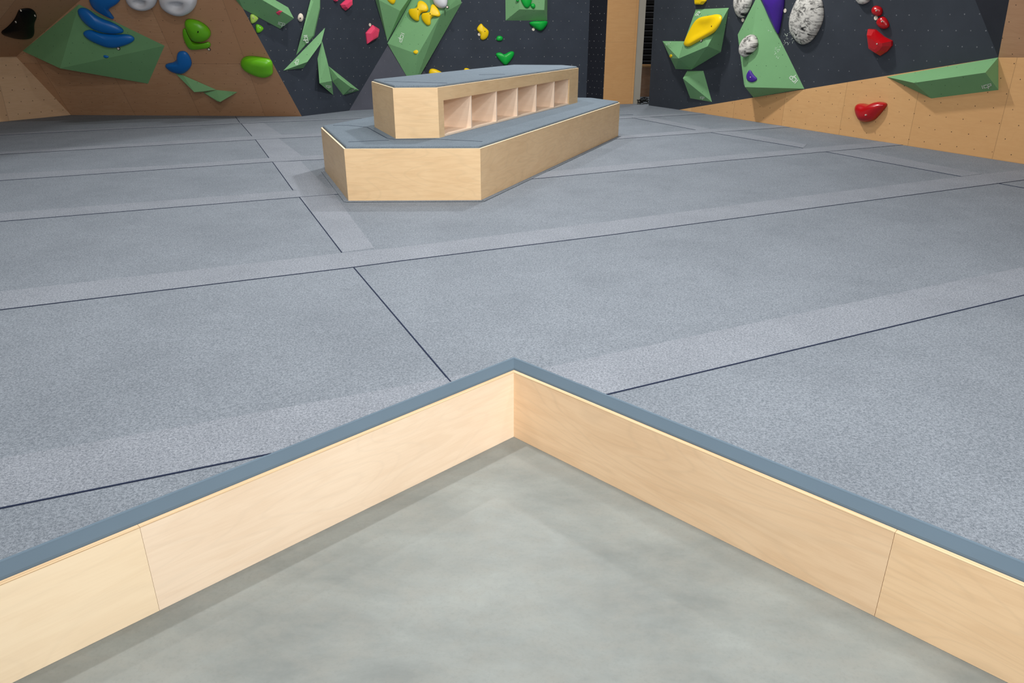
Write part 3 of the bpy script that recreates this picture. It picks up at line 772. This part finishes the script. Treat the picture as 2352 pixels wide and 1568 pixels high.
# right hand wall
hold('block_hold', RW, px2(K6, [(1490,-60),(1645,-60),(1645,10),(1600,58),(1500,58)]), .07, YEL, 'yellow hold at the top edge above the seat-shaped green volume', facet=True)
hold('dish_hold', V10F, px2(K6, [(1360,575),(1415,450),(1500,295),(1570,235),(1700,215),(1795,195),(1845,225),(1830,305),(1765,410),(1700,460),(1500,570),(1420,615),(1375,605)]), .06, YEL, 'large yellow scooped hold on the seat-shaped green volume', bolts=px2(K6, [(1714,350)]), flat=.75, dish=.35)
hold('chip_hold', V10G, px2(K6, [(1150,765),(1155,730),(1175,722),(1187,745),(1178,770)]), .015, YEL, 'tiny yellow chip on the left wing of the seat-shaped green volume')
GM = 'black and white marbled holds on the right navy wall'
hold('disc_hold', RW, px2(K7, [(285,60),(300,-70),(535,-70),(525,60),(455,190),(400,250),(325,195)]), .09, MARB, 'black and white marbled hold at the top edge left of the tall green volume', GM)
hold('disc_hold', V12F, px2(K7, [(362,640),(415,535),(510,478),(578,495),(612,570),(605,655),(560,705),(480,770),(415,790),(360,735)]), .11, MARB, 'small marbled round hold sitting on the tall green volume', GM)
hold('disc_hold', RW, px2(K7, [(1200,-60),(1300,-95),(1480,-40),(1520,150),(1505,300),(1405,505),(1300,588),(1215,598),(1125,505),(1070,400),(1070,250),(1115,120)]), .12, MARB, 'largest marbled oval hold on the navy wall right of the purple hold', GM)
hold('disc_hold', RW, px2(K7, [(1960,-70),(2180,-70),(2170,0),(2120,40),(2070,52),(2010,35)]), .08, MARB, 'marbled hold barely showing at the top edge above the red holds', GM)
hold('spike_hold', RW, px2(K7, [(650,-120),(975,-120),(975,40),(955,150),(930,310),(900,445),(898,445),(850,360),(775,210),(700,30)]), .10, PURP, 'large purple spike-shaped hold pointing down beside the tall green volume')
hold('half_moon_hold', V12F, px2(K7, [(503,962),(545,1035),(610,1097),(535,1142),(465,1118),(448,1055),(470,1000)]), .03, PURP, 'small purple half-moon hold low on the tall green volume', bolts=px2(K7, [(505,1068)]), boltmat=BOLT)
GR = 'red holds on the right walls'
hold('faceted_hold', RW, px2(K8, [(260,100),(268,62),(300,50),(348,72),(352,118),(332,148),(280,132)]), .07, REDH, 'topmost small red hold on the right navy wall', GR, bolts=px2(K8, [(295,97)]), boltmat=BOLT)
hold('faceted_hold', RW, px2(K8, [(298,197),(345,145),(388,168),(416,225),(408,252),(370,264),(328,242)]), .07, REDH, 'middle small red hold between a smaller and a bigger red hold', GR, bolts=px2(K8, [(346,197)]), boltmat=BOLT)
hold('faceted_hold', RW, px2(K8, [(228,265),(290,270),(370,338),(445,375),(445,420),(402,472),(342,510),(252,450)]), .12, REDH, 'big faceted red hold on the right navy wall', GR, facet=True, peak=px2(K8, [(315,385)])[0], bolts=px2(K8, [(306,402)]), boltmat=BOLT)
hold('horned_hold', RB, px2(K8, [(122,1000),(138,960),(180,955),(240,970),(310,938),(382,950),(392,975),(330,1050),(270,1114),(172,1126),(135,1060)]), .14, REDH, 'red horned hold alone on the right plywood kicker', GR, bolts=px2(K8, [(202,1060)]), boltmat=BOLT, peak=px2(K8, [(215,1035)])[0], flat=.2)
# small route tags screwed on beside the start holds
GT = 'small route tags beside holds'
def rtag(pl, x, y, label, ring=True):
    b = bmesh.new(); c = pl.at(x, y); rot = pl.n.to_track_quat('Z', 'Y').to_matrix()
    bmesh.ops.create_cone(b, segments=16, radius1=.030, radius2=.028, depth=.008, cap_ends=True)
    for v in b.verts: v.co = rot @ v.co + c + pl.n*.005
    o = tag(make('route_tag', b, BOLTD if ring else CREAM), label, 'route tag', GT)
    if ring:
        b = bmesh.new(); bmesh.ops.create_cone(b, segments=16, radius1=.020, radius2=.018, depth=.006, cap_ends=True)
        for v in b.verts: v.co = rot @ v.co + c + pl.n*.011
        make('tag_face', b, CREAM, o)
rtag(V1F, 272, 111, 'round tag under the lowest stacked blue hold on the dark green volume')
rtag(M, 480, 112.8, 'round tag below right of the overlapping lime holds')
rtag(V8F, 1027.6, 16.6, 'round tag right of the white ball hold')
rtag(V10F, 1611.7, 93, 'round tag under the large yellow scooped hold')
rtag(N1, 849.5, 57, 'pale tag above the pink pentagonal hold', False)
rtag(N3, 1100.6, 79, 'pale tag left of the upright yellow bone-shaped hold', False)
rtag(N3, 1225, 67.5, 'pale tag under the kelly green triangular hold', False)
rtag(RW, 1803.5, 24.5, 'pale tag right of the purple spike-shaped hold', False)
rtag(RW, 1706.5, 46, 'pale tag under the top marbled hold left of the tall green volume', False)
rtag(RW, 2012.3, 41, 'pale tag between the two small red holds', False)

# ------------------------------------------------------------------ hall lamps (LED battens under the roof), added fill lamps, ambience
def lamp(x, y, z, w, sx=2.4, sy=.25, rot=0, col=(1, .98, .95), tilt=0, spread=math.pi):
    l = bpy.data.lights.new('hall_and_fill_lamp', 'AREA'); l.shape = 'RECTANGLE'; l.size = sx; l.size_y = sy; l.energy = w; l.spread = spread; l.color = col
    o = bpy.data.objects.new('hall_and_fill_lamp', l); C.objects.link(o); o.location = (x, y, z); o.rotation_euler = (tilt, 0, rot)
for x, y, w in ((-1.0, 4.7, 195), (1.2, 5.0, 80), (-.5, -.8, 75), (.3, 9.2, 50), (1.2, 11.6, 310), (-1.8, 11.8, 110), (-4.8, 9.6, 70), (-4.6, 3.2, 75), (4.2, 1.4, 75), (3.4, 17.6, 70)):
    lamp(x, y, 5.8, w, .36, .12, rot=.4)  # back and left ones are added to brighten dim walls, crate and mats
lamp(2.6, -1.2, 4.6, 110, .3, .15, rot=.75, tilt=math.radians(36))  # added fill for the pit and the near mats
lamp(1.4, -2.8, 2.8, 165, .9, .4, rot=.12, tilt=math.radians(72))  # added low fill behind the camera, brightens the pit boards
lamp(.8, -.6, 4.8, 40, .6, .25, rot=.05, tilt=math.radians(50), spread=math.radians(76))  # added narrow-beam fill for bench front and pit, kept off the left overhang
wd = bpy.data.worlds.new('hall_ambience'); bpy.context.scene.world = wd; wd.use_nodes = True
wd.node_tree.nodes['Background'].inputs[0].default_value = (1, .99, .97, 1); wd.node_tree.nodes['Background'].inputs[1].default_value = .13
vs = bpy.context.scene.view_settings
vs.view_transform = 'Standard'; vs.look = 'None'; vs.gamma = 1; vs.exposure = 0.0; vs.use_curve_mapping = False
for o in bpy.data.objects:
    if '_o' in o: del o['_o']
